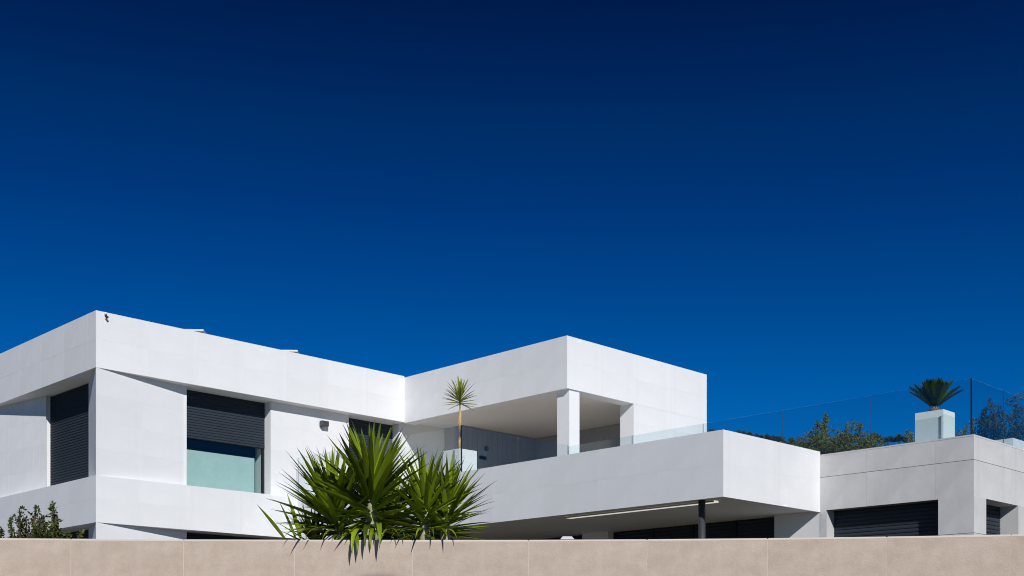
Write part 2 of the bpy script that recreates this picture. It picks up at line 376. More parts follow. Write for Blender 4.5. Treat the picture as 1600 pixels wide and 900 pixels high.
storey(ZB, ZF - 0.001, True)
storey(0, ZL - 0.001, False)
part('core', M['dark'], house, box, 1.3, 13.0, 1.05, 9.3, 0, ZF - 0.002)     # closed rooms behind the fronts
# covered terrace: back walls, end wall, column
ZT = 3.70
part('wall', M['slatwall'], house, box, 10.16, 13.85, -0.4, 0.3, ZT, ZC - 0.01)
clad(house, (10.16, -0.4), (12.99, -0.4), [ZT, ZC - 0.02], 0.19, M['slatwall'], gap=0.008, t=0.006)
part('wall', M['slatwall'], house, box, 13.0, 13.85, QS + 0.43, -0.4, ZT, ZC - 0.01)
part('end_wall', M['white'], house, box, 10.86, 13.85, QS, QS + 0.425, ZT - 0.1, ZF2 - 0.001)
part('end_wall', M['white'], house, box, 10.86, 13.85, QS + 0.003, QS + 0.42, ZF2, ZR2 - 0.4)
part('column', M['white'], house, box, 8.59, 8.94, -5.76, -5.38, ZT, ZF2 - 0.001)
# vent in the terrace back wall
def vent(bm):
    for i in range(5): box(bm, 10.80, 11.05, -0.424, -0.410, 5.335 + i * 0.018, 5.345 + i * 0.018)
    box(bm, 10.79, 11.06, -0.4095, -0.405, 5.325, 5.42)
part('vent_grille', M['frame'], house, vent)
# balcony: a thick slab and its parapet
ZBT, ZBB = 3.755, 2.63
QB, PB, PW = -12.44, 5.11, 8.21
def balcony(bm):
    box(bm, PB, PW + 6, QB, 0.0, ZBB + 0.02, ZT)
    box(bm, PB, PB + 0.30, QB, 0.0, ZT, ZBT); box(bm, PB + 0.30, PW, QB, QB + 0.30, ZT, ZBT)
    box(bm, PB + 5.0, PB + 8.6, 0.0, 0.6, ZBB + 0.02, ZT)
    box(bm, PB, PB + 5.0, 0.0, 0.30, ZBB + 0.02, ZT)
    box(bm, PB, PB + 0.06, QB, 0, ZBB - 0.005, ZBB + 0.02); box(bm, PB + 0.06, PW, QB, QB + 0.06, ZBB - 0.005, ZBB + 0.02)
part('balcony', M['white'], house, balcony)
clad(house, (PB, -0.0), (PB, QB), zrow(ZBB - 0.005, ZBT), 1.397, M['panel'], first=1.26)
clad(house, (PB, QB), (PW, QB), zrow(ZBB - 0.005, ZBT), 1.55, M['panel'], ext=(T, 0))
part('terrace_floor', M['tile'], house, box, PB + 0.32, 12.98, QS - 0.1, -0.42, ZT + 0.001, ZT + 0.012)
# back wall of the porch under the balcony
for q0, q1 in ((QB, -11.45), (-7.25, -6.50), (-1.2, 0.31)): part('wall', M['white'], house, box, PW, PW + 0.35, q0, q1, 0, ZBB + 0.019)
for q0, q1 in ((-7.25, -11.45), (-1.2, -6.5)):
    a = Vector((PW + 0.22, q0)); b = Vector((PW + 0.22, q1))
    dr = bmesh.new(); n = 4 if q0 < -5 else 5; L = abs(q1 - q0)
    for i in range(n + 1):
        y = q0 - L * i / n; box(dr, PW + 0.18, PW + 0.24, min(max(y - 0.04, q1 + 0.001), q0 - 0.08), min(max(y + 0.04, q1 + 0.081), q0 - 0.001), 0, ZBB)
    f = obj('patio_door', dr, M['frame'], house)
    shutter(f, a, b, 0.02, ZBB, 0.0, pitch=0.072)
# steel post of the porch
bm = bmesh.new(); tube(bm, [(5.40, -11.79, 0.0), (5.40, -11.79, ZBB + 0.019)], 0.062, 20)
for f in bm.faces: f.smooth = True
obj('post', bm, M['darkmetal'], house)

# bright band under the balcony, given as an emissive strip
ls = thing('glow_strip', 'long white glowing strip running under the balcony edge behind the dark post', 'light', W(5.62, -10.1, ZBB), ANG)
part('glow_face', M['glowstrip'], ls, box, -0.075, 0.075, -1.83, 1.66, -0.008, 0.018)
part('housing', M['alu'], ls, box, -0.085, -0.076, -1.84, 1.67, -0.010, 0.018)  # narrow metal edge along the strip

# ------------------------------------------------------------------ the stone garage wing
QG = -15.355
gar = thing('garage_wing', 'pale grey stone clad garage wing with charcoal roller shutters right of the white house', 'building', W(PW, QG), ANG)
lo = lambda p, q: (p - PW, q - QG)                 # house frame to the wing's own frame
ZG = 3.695
def gbox(bm, p0, p1, q0, q1, z0, z1): box(bm, p0 - PW, p1 - PW, q0 - QG, q1 - QG, z0, z1)
O1, O2 = -12.57, -14.735                            # shutter opening on the shaded front
P1, P2 = 8.70, 10.06                                # shutter opening on the sunny front
ZO = 2.65
def wing(bm):
    gbox(bm, PW + 0.001, 14.3, QG + 0.001, QB - 0.001, ZO + 0.003, ZG - 0.03)
    gbox(bm, PW + 0.001, PW + 0.34, QG + 0.001, O2 - 0.001, 0, ZO); gbox(bm, PW + 0.34, P1, QG + 0.001, QG + 0.40, 0, ZO)
    gbox(bm, P2, 14.3, QG + 0.001, QG + 0.40, 0, ZO)
    gbox(bm, PW + 0.001, PW + 0.34, O1, QB - 0.002, 0, ZO)
part('wall', M['stone_core'], gar, wing)
part('roof_coping', M['stone'], gar, gbox, PW - 0.008, 14.3, QG - 0.008, QB - 0.003, ZG - 0.028, ZG)
rows = [2.03, 2.65, 3.27, ZG - 0.03]
k = dict(name='stone_panel', gap=0.0025, zgap=0.008, t=0.005)
clad(gar, lo(PW, QB), lo(PW, QG), rows[1:], 1.3, M['stone'], first=0.95, **k)
clad(gar, lo(PW, QG), lo(14.3, QG), rows[1:], 1.55, M['stone'], ext=(0.006, 0), first=1.55, **k)
clad(gar, lo(PW, O2), lo(PW, QG), [0, 0.79, 1.41] + rows[:2], 1.3, M['stone'], **k)
clad(gar, lo(PW, QB), lo(PW, O1), [0, 0.79, 1.41] + rows[:2], 1.3, M['stone'], **k)
clad(gar, lo(PW, QG), lo(P1, QG), [0, 0.79, 1.41] + rows[:2], 1.3, M['stone'], ext=(0.006, 0), **k)
clad(gar, lo(P2, QG), lo(14.3, QG), [0, 0.79, 1.41] + rows[:2], 1.3, M['stone'], **k)
# reveals in the same stone
part('reveal', M['stone'], gar, gbox, PW + 0.003, PW + 0.34, O1 - 0.004, O1 - 0.0005, 0, ZO)
part('reveal', M['stone'], gar, gbox, P2 - 0.004, P2 - 0.0005, QG + 0.003, QG + 0.38, 0, ZO)
part('reveal', M['stone'], gar, gbox, P1, P2, QG + 0.003, QG + 0.38, ZO - 0.003, ZO + 0.001)
f = part('shutter_frame', M['frame'], gar, abox, lo(PW + 0.325, O1), lo(PW + 0.325, O2), 0, ZO, -0.05, 0.04)
shutter(f, lo(PW + 0.325, O1 - 0.01), lo(PW + 0.325, O2 + 0.01), 0.05, ZO, 0.045, pitch=0.072)
f = part('shutter_frame', M['frame'], gar, abox, lo(P1, QG + 0.36), lo(P2, QG + 0.36), 0, ZO, -0.05, 0.03)
shutter(f, lo(P1 + 0.02, QG + 0.36), lo(P2 - 0.02, QG + 0.36), 0.05, ZO, 0.035, pitch=0.072)

# ------------------------------------------------------------------ glass balustrades
def balustrade(label, segs, base, corners, gm='glass'):
    """segs: runs of plan points; every pane a part of its own, with its two polished end edges as sub-parts"""
    t = thing('glass_balustrade', label, 'balustrade', W(*base), ANG, 'frameless glass balustrades on the terraces')
    L = lambda p, q: Vector((p - base[0], q - base[1]))
    for run, z0, z1 in segs:
        for i in range(len(run) - 1):
            a = L(*run[i]); b = L(*run[i + 1]); d = (b - a).normalized(); a = a + d * 0.004; b = b - d * 0.004
            pn = part('pane', M[gm], t, abox, a, b, z0 - base[2], z1 - base[2], -0.008, 0.016)
            pn.data.materials.append(M['top_edge'])
            for pf in pn.data.polygons:
                if pf.normal.z > 0.5: pf.material_index = 1
            part('edge', M['edge'], pn, abox, a - d * 0.0025, a - d * 0.0005, z0 - base[2], z1 - base[2], -0.007, 0.014)
            part('edge', M['edge'], pn, abox, b + d * 0.0005, b + d * 0.0025, z0 - base[2], z1 - base[2], -0.007, 0.014)
    for p, q, z0, z1, s, m in corners:
        c = L(p, q); part('corner_post', M[m], t, box, c.x - s, c.x + s, c.y - s, c.y + s, z0 - base[2], z1 - base[2])
    return t
ZGT = 4.735
PG2, QG1 = 8.40, -5.89
balustrade('clear glass balustrade round the covered terrace, cornering before the potted yucca',
           [([(5.13, 0.0), (5.13, -2.95), (5.13, QG1)], ZBT - 0.002, ZGT), ([(5.13, QG1), (6.77, QG1), (PG2, QG1)], ZT + 0.001, ZGT - 0.02)],
           (5.13, -2.9, ZBT), [(5.13, QG1, ZT + 0.001, ZGT - 0.01, 0.012, 'seal')])
balustrade('long clear glass balustrade on the open roof terrace, with a black upright corner edge',
           [([(PG2, QG1 - 0.02), (PG2, -7.77), (PG2, -9.64), (PG2, -11.52), (PG2, -13.37), (PG2, -15.23)], ZT + 0.004, 4.69),
            ([(PG2, -15.23), (9.72, -15.23), (11.6, -15.23), (13.5, -15.23)], ZT + 0.004, 4.69)],
           (PG2, -12.0, ZT), [(PG2, -15.23, ZT + 0.004, 4.70, 0.010, 'seal')], 'roof_glass')

# ------------------------------------------------------------------ planters on the terraces
def planter(p, q, z0, z1, label, wp=0.50, wq=0.53):
    t = thing('planter', label, 'planter', W(p, q, z0), ANG, 'white cube planters on the terraces')
    bm = bmesh.new(); h = z1 - z0; b = 0.045
    box(bm, 0, wp, 0, wq, 0.0, h - 0.06)
    for x0, x1, y0, y1 in ((0, wp, 0, b), (0, wp, wq - b, wq), (0, b, b, wq - b), (wp - b, wp, b, wq - b)): box(bm, x0, x1, y0, y1, h - 0.06, h)
    bmesh.ops.remove_doubles(bm, verts=bm.verts, dist=0.0001)
    obj('box', bm, M['planter'], t)
    part('soil', M['soil'], t, box, b, wp - b, b, wq - b, h - 0.06, h - 0.03)
    return t
planter(5.48, -5.45, ZT + 0.013, 4.345, 'white cube planter behind the glass corner, holding the single stemmed yucca')
planter(8.82, -14.54, ZT + 0.001, 4.33, 'white cube planter with a dark cycad, standing beside the black glass corner', 0.46, 0.53)
planter(12.52, -14.27, ZT + 0.001, 4.33, 'white cube planter standing before the bushes, cut by the right picture edge', 0.8, 1.0)

# ------------------------------------------------------------------ blade leaves
def blade(length, width, bend, fold=0.35, segs=6, base=0.55, peak=0.45):
    """lance leaf along +X, gutter-folded, arching down by bend (radians over its length)"""
    bm = bmesh.new(); rows = []
    x = z = 0.0; ang = 0.0
    for i in range(segs + 1):
        u = i / segs
        wdt = width * (base + (1 - base) * math.sin(min(1, u / peak) * math.pi / 2)) if u < peak else width * max(0.0, (1 - ((u - peak) / (1 - peak)) ** 1.5))
        if i == segs: wdt = width * 0.02
        h = wdt * fold
        nx, nz = -math.sin(ang), math.cos(ang)
        rows.append([bm.verts.new((x + nx * h, wdt / 2, z + nz * h)), bm.verts.new((x, 0, z)), bm.verts.new((x + nx * h, -wdt / 2, z + nz * h))])
        ang -= bend / segs * (0.4 + 1.2 * u)
        x += math.cos(ang) * length / segs; z += math.sin(ang) * length / segs
    for i in range(segs):
        for k in range(2): bm.faces.new((rows[i][k], rows[i + 1][k], rows[i + 1][k + 1], rows[i][k + 1]))
    me = D.meshes.new('leaf'); bm.to_mesh(me); bm.free()
    for p in me.polygons: p.use_smooth = True
    return me
def orient(az, el, roll=0.0):
    return (Matrix.Rotation(az, 4, 'Z') @ Matrix.Rotation(-el, 4, 'Y') @ Matrix.Rotation(roll, 4, 'X'))
YL = [blade(1.0, wd, b, fold=f, peak=0.38) for wd, b, f in ((0.092, 0.03, 0.16), (0.100, 0.08, 0.20), (0.084, 0.20, 0.14), (0.096, 0.01, 0.24), (0.078, 0.14, 0.18))]
YD = [blade(1.0, 0.076, b, fold=f) for b, f in ((0.9, 0.22), (1.5, 0.18))]
for me in YL + YD: me.materials.append(M['yucca'])
YY = blade(1.0, 0.10, 1.9, fold=0.15); YY.materials.append(M['yucca_yellow'])

def head(plant, base, top, n, lmin, lmax, rnd, lean=Vector((0, 0, 0)), low=-35, hide_back=0.0):
    """one yucca head: leaves spiral up the stem from base to top; the older ones below spread and droop"""
    o0 = plant.location
    for i in range(n):
        u = (i + 0.5) / n
        az = i * 2.39996 + rnd.uniform(-0.25, 0.25)
        sl_ = math.sin(R(low)); el = 0.6 * math.asin(min(0.99, sl_ + (1 - sl_) * u)) + 0.4 * R(low + (86 - low) * u ** 0.75) + R(rnd.uniform(-9, 9))
        dirv = Vector((math.cos(az) * math.cos(el), math.sin(az) * math.cos(el), math.sin(el))) + lean
        dirv.normalize(); az2 = math.atan2(dirv.y, dirv.x); el2 = math.asin(max(-1, min(1, dirv.z)))
        pos = base + (top - base) * u
        me = rnd.choice(YL)
        if el < R(-8) and rnd.random() < 0.3: me = YD[0]
        ln = rnd.uniform(lmin, lmax) * (0.80 + 0.25 * math.sin(u * math.pi))
        while math.cos(az2) * 0 + math.sin(az2) * math.cos(el2) < -0.08 and el2 < 1.2:      # clear the coping on the street side
            tt = (pos.y - 9.0) / (-math.sin(az2) * math.cos(el2))
            if tt > ln * 1.05 or pos.z + math.sin(el2) * tt * 0.93 > EYE + 0.895: break
            el2 += 0.06; me = YL[rnd.randrange(5)]
        o = D.objects.new('leaf', me); COL.objects.link(o); o.parent = plant
        o.matrix_local = Matrix.Translation(pos - o0) @ orient(az2, el2, rnd.uniform(-0.5, 0.5)) @ Matrix.Diagonal((ln, ln * 0.92 * rnd.uniform(0.85, 1.1), ln, 1))
def px(x, y, Y): return Vector(((x - 800) / 1838 * Y, Y, EYE + (1020 - y) * Y / 1838))
def stem(plant, pts, rad, name='stem', m='stem'):
    bm = bmesh.new(); tube(bm, [Vector(p) - plant.location for p in pts], rad, 9)
    for f in bm.faces: f.smooth = True
    return obj(name, bm, M[m], plant)

rnd = random.Random(11)
g = EYE - 0.02
# middle yucca: a tall head and one behind it
GY = 'yucca clumps hanging over the street wall'
b0 = px(577, 830, 9.42)
y1 = thing('yucca_plant', 'tallest spiky yucca behind the beige wall, its head before the second shuttered window', 'yucca', (b0.x, b0.y, g), 0, GY)
t1 = px(580, 757, 9.38)
stem(y1, [(b0.x, b0.y, g), px(580, 830, 9.40), px(581, 790, 9.38), t1], [0.075, 0.06, 0.045, 0.03])
head(y1, px(580, 824, 9.40), t1, 152, 0.50, 0.68, rnd, lean=Vector((0, 0, 0.08)), low=-26)
h4 = px(608, 806, 9.8)
stem(y1, [(b0.x + 0.1, b0.y + 0.3, g), px(606, 850, 9.76), h4], [0.05, 0.04, 0.03])
head(y1, px(606, 838, 9.78), h4, 74, 0.46, 0.62, rnd, lean=Vector((0.06, 0.1, 0.05)))
# left yucca: a leaning head and a low young one
b3 = px(535, 850, 9.5)
y3 = thing('yucca_plant', 'leaning spiky yucca behind the beige wall, the left one nearest the teal window', 'yucca', (b3.x, b3.y, g), 0, GY)
h2 = px(520, 792, 9.46)
stem(y3, [(b3.x, b3.y, g), px(538, 845, 9.46), h2], [0.06, 0.05, 0.03])
head(y3, px(530, 836, 9.44), h2, 146, 0.48, 0.64, rnd, lean=Vector((-0.14, 0.03, 0.16)), low=-16)
h3 = px(492, 846, 9.62)
stem(y3, [(b3.x - 0.1, b3.y + 0.1, g), px(505, 880, 9.6), h3], [0.05, 0.04, 0.025])
head(y3, px(494, 862, 9.60), h3, 40, 0.30, 0.40, rnd, lean=Vector((-0.1, 0, 0.15)), low=5)
# right yucca
b1 = px(672, 835, 9.46)
y2 = thing('yucca_plant', 'lower spiky yucca behind the beige wall, the right one in front of the potted yucca', 'yucca', (b1.x, b1.y, g), 0, GY)
t2 = px(664, 776, 9.40)
stem(y2, [(b1.x, b1.y, g), px(664, 850, 9.42), t2], [0.07, 0.05, 0.03])
head(y2, px(663, 836, 9.41), t2, 98, 0.42, 0.55, rnd, lean=Vector((0, 0, 0.08)), low=-20)
t3 = px(702, 786, 9.48)
stem(y2, [(b1.x + 0.05, b1.y, g), px(694, 850, 9.47), t3], [0.06, 0.045, 0.03])
head(y2, px(696, 838, 9.47), t3, 90, 0.40, 0.51, rnd, lean=Vector((0.12, 0.05, 0.18)), low=-14)
t4 = px(682, 812, 9.8)
stem(y2, [(b1.x + 0.02, b1.y + 0.25, g), px(680, 850, 9.78), t4], [0.05, 0.04, 0.03])
head(y2, px(681, 838, 9.79), t4, 40, 0.46, 0.58, rnd, lean=Vector((0.05, 0.1, 0.05)))
# old leaves folded down over the wall, and a few yellowing ones
def hang(plant, x, y, Y, az, el, ln, me, roll=0.0, wid=1.0):
    o = D.objects.new('leaf', me); COL.objects.link(o); o.parent = plant
    o.matrix_local = Matrix.Translation(px(x, y, Y) - plant.location) @ orient(R(az), R(el), roll) @ Matrix.Diagonal((ln, ln * wid, ln, 1))
HG = blade(1.0, 0.12, 1.95, fold=0.20, segs=8, peak=0.5); HG.materials.append(M['yucca'])
for x, y, az, el, ln in ((566, 828, -100, 6, 0.42), (553, 832, -75, 0, 0.36), (575, 822, -88, 8, 0.40), (590, 820, -80, 10, 0.44), (584, 826, -92, -4, 0.30)):
    hang(y1, x, y, 9.15, az, el, ln * 0.92, HG, wid=0.85)
HS = blade(1.0, 0.10, 0.95, fold=0.25, segs=8, peak=0.45); HS.materials.append(M['yucca'])
for x, az, ln in ((492, -128, 0.34), (506, -122, 0.40), (517, -118, 0.34), (528, -108, 0.30), (540, -70, 0.28)):
    hang(y3, x, 829, 9.17, az, rnd.uniform(2, 10), ln, HS, wid=0.7)
for x, az, ln in ((610, -100, 0.28), (618, -66, 0.26), (600, -60, 0.30)):
    hang(y1, x, 829, 9.17, az, rnd.uniform(2, 10), ln, HS, wid=0.7)
for x, az, ln in ((650, -112, 0.32), (663, -98, 0.34), (672, -80, 0.30), (682, -70, 0.34), (692, -62, 0.28), (640, -120, 0.26)):
    hang(y2, x, 829, 9.17, az, rnd.uniform(2, 10), ln, HS, wid=0.7)
for x, y, az, el, ln in ((445, 842, 178, 52, 0.36), (462, 842, 165, 66, 0.34), (470, 842, 195, 74, 0.38), (478, 842, 120, 80, 0.36)):
    hang(y3, x, y, 9.45, az, el, ln, YL[1], roll=1.1)
hang(y3, 540, 760, 9.35, 20, 40, 0.24, YY); hang(y1, 578, 745, 9.42, -90, -30, 0.17, YY, wid=0.9)
hang(y2, 661, 795, 9.40, -75, 20, 0.20, YY); hang(y2, 722, 806, 9.45, -60, 25, 0.20, YY)

# potted single-stem yucca on the covered terrace
pb = W(5.73, -5.19, 4.30)
py = thing('potted_yucca', 'single slender yucca with bare ochre stem and star crown in the white planter', 'yucca', tuple(pb))
K = pb.y / 1838
def pk(x, y): return Vector(((x - 800) * K, pb.y, EYE + (1020 - y) * K))
stem(py, [pb, pk(718.5, 690), pk(718, 665), pk(719, 645), pk(718.5, 628)], [0.042, 0.040, 0.034, 0.036, 0.030], 'trunk', 'trunk')
PL = [blade(1.0, 0.092, b, fold=0.3) for b in (0.02, 0.12)]
for me in PL: me.materials.append(M['pot_yucca'])
r2 = random.Random(5)
nl = 56
for i in range(nl):
    u = (i + 0.5) / nl; az = i * 2.39996 + r2.uniform(-0.2, 0.2); el = R(-14 + 98 * u ** 0.9 + r2.uniform(-5, 5))
    ln = r2.uniform(0.40, 0.48) * (0.92 + 0.12 * math.sin(u * math.pi)) * (1.1 if u > 0.6 else 1)
    o = D.objects.new('leaf', r2.choice(PL)); COL.objects.link(o); o.parent = py
    o.matrix_local = Matrix.Translation(pk(718.5, 632 - 10 * u) - pb) @ orient(az, el, r2.uniform(-0.3, 0.3)) @ Matrix.Diagonal((ln, ln, ln, 1))

# cycad in the planter by the glass corner
cb = W(9.05, -14.27, 4.29)
cy = thing('cycad', 'dark green cycad with upswept feathery fronds in the white planter by the glass corner', 'cycad', tuple(cb))
bm = bmesh.new(); r3 = random.Random(3)
tube(bm, [(0, 0, 0), (0, 0, 0.05), (0, 0, 0.11), (0, 0, 0.15)], [0.085, 0.105, 0.085, 0.05], 12)
for k in range(60):                                       # old leaf bases on the stump
    a = k * 2.4; zz = 0.01 + 0.12 * k / 60; rr = 0.095
    c = Vector((math.cos(a) * rr, math.sin(a) * rr, zz)); d = Vector((math.cos(a), math.sin(a), 0.7)).normalized()
    s = Vector((-math.sin(a), math.cos(a), 0)) * 0.016
    vs = [bm.verts.new(c + s), bm.verts.new(c - s), bm.verts.new(c + d * 0.035)]; bm.faces.new(vs)
obj('trunk', bm, M['cycadbark'], cy)
def frond(bend, seed):
    r = random.Random(seed); bm = bmesh.new(); n = 34; pts = []; x = z = 0.0; a = 0.0
    for i in range(n + 1):
        pts.append((x, z, a)); a -= bend / n; x += math.cos(a) / n; z += math.sin(a) / n
    for i in range(n):                                    # rachis
        (x0, z0, _), (x1, z1, _) = pts[i], pts[i + 1]; h = 0.010 * (1 - i / n * 0.7)
        v = [bm.verts.new(c) for c in ((x0, h, z0), (x0, -h, z0), (x1, -h, z1), (x1, h, z1))]; bm.faces.new(v)
    for i in range(4, n + 1):
        u = i / n; L = 0.30 * (0.55 + 0.45 * math.sin(min(1, u * 1.5) * math.pi / 2)) * (1 - 0.55 * max(0, u - 0.6) / 0.4)
        x0, z0, a0 = pts[i]
        for s in (1, -1):
            d = Vector((0.72 * math.cos(a0), s * 0.62, 0.30 + 0.72 * math.sin(a0))).normalized() * L * r.uniform(0.9, 1.08)
            t = Vector((math.cos(a0), 0, math.sin(a0))) * 0.017
            c = Vector((x0, 0, z0)); m = c + d * 0.5
            v = [bm.verts.new(k) for k in (c - t * 0.7, c + t * 0.7, m + t * 0.9, c + d, m - t * 0.9)]; bm.faces.new(v)
    me = D.meshes.new('frond'); bm.to_mesh(me); bm.free(); me.materials.append(M['cycad']); return me
FR = [frond(b, i) for i, b in enumerate((0.02, 0.12, 0.25))]
for i in range(34):
    u = (i + 0.5) / 34; az = i * 2.39996 + r3.uniform(-0.2, 0.2); el = R(41 + 44 * u ** 1.15 + r3.uniform(-4, 4)); ln = r3.uniform(0.94, 1.04) * (0.55 - 0.10 * u)
    o = D.objects.new('frond', r3.choice(FR)); COL.objects.link(o); o.parent = cy
    o.matrix_local = Matrix.Translation((math.cos(az) * 0.03, math.sin(az) * 0.03, 0.12 + 0.03 * u)) @ orient(az, el, 0) @ Matrix.Diagonal((ln, ln, ln, 1))

# ------------------------------------------------------------------ small fittings on the house
CAM_Z = 7.215
sc = thing('security_camera', 'small dark camera on a white ball mount at the top corner of the roof fascia', 'camera', tuple(W(0.20, -0.005, CAM_Z)), ANG)
bm = bmesh.new(); bmesh.ops.create_uvsphere(bm, u_segments=14, v_segments=9, radius=0.042, matrix=Matrix.Translation((0, -0.045, 0.045))); box(bm, -0.03, 0.03, -0.012, 0.0, 0.0, 0.08)
obj('mount', bm, M['camwhite'], sc, smooth=False)
bm = bmesh.new(); tube(bm, [(0.02, -0.05, 0.02), (-0.01, -0.075, -0.03), (0.0, -0.09, -0.06)], 0.012, 8); obj('arm', bm, M['frame'], sc)
bm = bmesh.new(); tube(bm, [(-0.02, -0.07, -0.045), (0.03, -0.13, -0.095)], [0.034, 0.036], 14); obj('body', bm, M['frame'], sc)
bm = bmesh.new(); tube(bm, [(0.0302, -0.1302, -0.0952), (0.034, -0.135, -0.099)], [0.026, 0.026], 14); obj('lens', bm, M['solar'], sc)

sc.scale = (0.7, 0.7, 0.7)
wl = thing('wall_lamp', 'small charcoal box lamp on the white wall between two shuttered windows', 'lamp', tuple(W(6.06, 0.305, 5.72)), ANG)
part('bracket', M['frame'], wl, box, -0.05, 0.05, -0.03, 0.0, -0.06, 0.06)
bm = bmesh.new(); box(bm, -0.105, 0.105, -0.15, -0.031, -0.055, 0.075)
bmesh.ops.bevel(bm, geom=bm.edges[:], offset=0.008, segments=1, affect='EDGES'); obj('housing', bm, M['darkmetal'], wl)
part('lens', M['lens'], wl, box, -0.08, 0.08, -0.14, -0.05, -0.061, -0.0555)

rl = thing('wall_lamp', 'small round dark lamp high on the shaded back wall of the covered terrace', 'lamp', tuple(W(11.04, -0.409, 5.64)), ANG)
bm = bmesh.new(); tube(bm, [(0, 0, 0), (0, -0.05, 0), (0, -0.07, 0)], [0.065, 0.065, 0.04], 16); obj('housing', bm, M['darkmetal'], rl)
bm = bmesh.new(); tube(bm, [(0, -0.0705, 0), (0, -0.074, 0)], [0.035, 0.03], 12); obj('lens', bm, M['lens'], rl)

def solar(x, y, Y, label):
    """low flat collector on legs, only its edge shows above the roof line"""
    c = Vector(((x - 800) / 1838 * Y, Y, 0)); z = EYE + (1020 - y) * Y / 1838
    t = thing('solar_panel', label, 'solar panel', (c.x, c.y, EYE + 6.95), R(3), 'solar panels on the flat roof')
    h = z - EYE - 6.95
    part('frame', M['alu'], t, box, -1.25, 0.0, 0.0, 1.7, h - 0.045, h - 0.004)
    part('cells', M['solar'], t, box, -1.23, -0.02, 0.02, 1.68, h - 0.004, h)
    for x0 in (-1.2, -0.09):
        for y0 in (0.12, 1.5): part('leg', M['alu'], t, box, x0, x0 + 0.04, y0, y0 + 0.04, 0, h - 0.045)
solar(318, 514.3, 27.4, 'flat solar panel edge above the roof line, the one nearer the roof corner')
solar(465, 546.6, 29.0, 'flat solar panel edge above the roof line, the one nearer the middle of the fascia')

# ------------------------------------------------------------------ street wall
wall = thing('street_wall', 'long beige stone slab wall with a cream coping along the street', 'wall', (0, 9.1, 0))
ZW = EYE + 0.868
SW = 0.8915
xs = [-6.6, -5.75, -4.95, -4.165, -3.355, -2.513, -1.670, -0.765, 0.128, 1.032, 1.935, 2.80, 3.66, 4.53, 5.40, 6.25]   # slab joints
pts = [Vector((x, street_wall_y(x))) for x in xs]
org = Vector((0, 9.1))
bm = bmesh.new()
for i in range(len(pts) - 1): abox(bm, pts[i] - org, pts[i + 1] - org, 0, ZW - 0.0155, -0.24, 0.240)
obj('core', bm, M['wallcore'], wall)
for i in range(len(pts) - 1):
    a, b = pts[i], pts[i + 1]; d = (b - a).normalized(); n = Vector((d.y, -d.x))
    for z0, z1 in ((0.1, 0.86), (0.86, 1.66), (1.66, ZW - 0.016)):
        bm = bmesh.new(); c = (a + b) / 2; zc = (z0 + z1) / 2; gp = 0.0013
        tt = 0.0008 + random.uniform(0, 0.0006)
        q = [a + d * gp - n * 0.003 - c, b - d * gp - n * 0.003 - c, b - d * gp + n * tt - c, a + d * gp + n * tt - c]
        prism(bm, [tuple(k) for k in q], z0 + gp - zc, z1 - gp - zc)
        o = obj('slab', bm, M['wallstone'], wall); o.location = (c.x - org.x, c.y - org.y, zc)
for i in range(len(pts) - 1):
    a, b = pts[i], pts[i + 1]; d = (b - a).normalized()
    bm = bmesh.new(); abox(bm, a + d * 0.0003 - org, b - d * 0.0003 - org, ZW - 0.015, ZW, -0.25, 0.252)
    bmesh.ops.bevel(bm, geom=[e for e in bm.edges if abs(e.verts[0].co.z - e.verts[1].co.z) < 1e-4 and e.verts[0].co.z > ZW - 0.005], offset=0.005, segments=2, affect='EDGES')
    obj('coping_stone', bm, M['coping'], wall)

# ------------------------------------------------------------------ bushes and trees
def leaf_cloud(bm, c, rad, n, size, rnd, up=0.3):
    """n small leaves inside an ellipsoid, each a bent pointed quad of its own"""
    for _ in range(n):
        while True:
            v = Vector((rnd.uniform(-1, 1), rnd.uniform(-1, 1), rnd.uniform(-1, 1)))
            if v.length < 1: break
        p = Vector(c) + Vector((v.x * rad[0], v.y * rad[1], v.z * rad[2]))
        d = (v + Vector((rnd.uniform(-1, 1), rnd.uniform(-1, 1), rnd.uniform(-1, 1))) * 0.9 + Vector((0, 0, up))).normalized()
        s = d.cross(Vector((rnd.uniform(-1, 1), rnd.uniform(-1, 1), rnd.uniform(-1, 1)))).normalized(); L = size * rnd.uniform(0.6, 1.25)
        m = p + d * L * 0.5
        bm.faces.new([bm.verts.new(k) for k in (p, m + s * L * 0.23, p + d * L, m - s * L * 0.23)])
def sprays(plant, stems, size, rnd, m, dens=1.0):
    """stems: (x, y, z0, z1, width, lean): leafy upright shoots with gaps; returns foliage and twigs as two parts"""
    fb = bmesh.new(); tb = bmesh.new(); o = plant.location
    for x, y, z0, z1, wd, lean in stems:
        h = z1 - z0; pts = []
        for k in range(5):
            u = k / 4; pts.append((x - o.x + lean * u * u, y - o.y, z0 - o.z + h * u))
        tube(tb, pts, [0.018 * size / 0.05 * (1 - 0.8 * k / 4) + 0.002 for k in range(5)], 5)
        n = max(3, int(h / (wd * 0.42)))
        for k in range(n):
            u = (k + 0.5) / n; e = wd * (0.25 + 0.75 * math.sin(min(1, (1 - u) * 2.6 + 0.15) * math.pi / 2)) * rnd.uniform(0.6, 1.15)
            side = rnd.uniform(-0.5, 0.5) * wd
            c = (x - o.x + lean * u * u + side, y - o.y + rnd.uniform(-0.5, 0.5) * wd, z0 - o.z + h * u)
            leaf_cloud(fb, c, (e * 0.55, e * 0.55, h / n * 0.75), int(dens * 16 + 460 * dens * (e * e) * h / n / (wd * size * 8)), size, rnd)
            tube(tb, [(x - o.x + lean * u * u, y - o.y, z0 - o.z + h * u * 0.93), c], [0.004, 0.002], 4)
    obj('twigs', tb, M['bark'], plant); f = obj('foliage', fb, M[m], plant)
    return f
rb = random.Random(21)
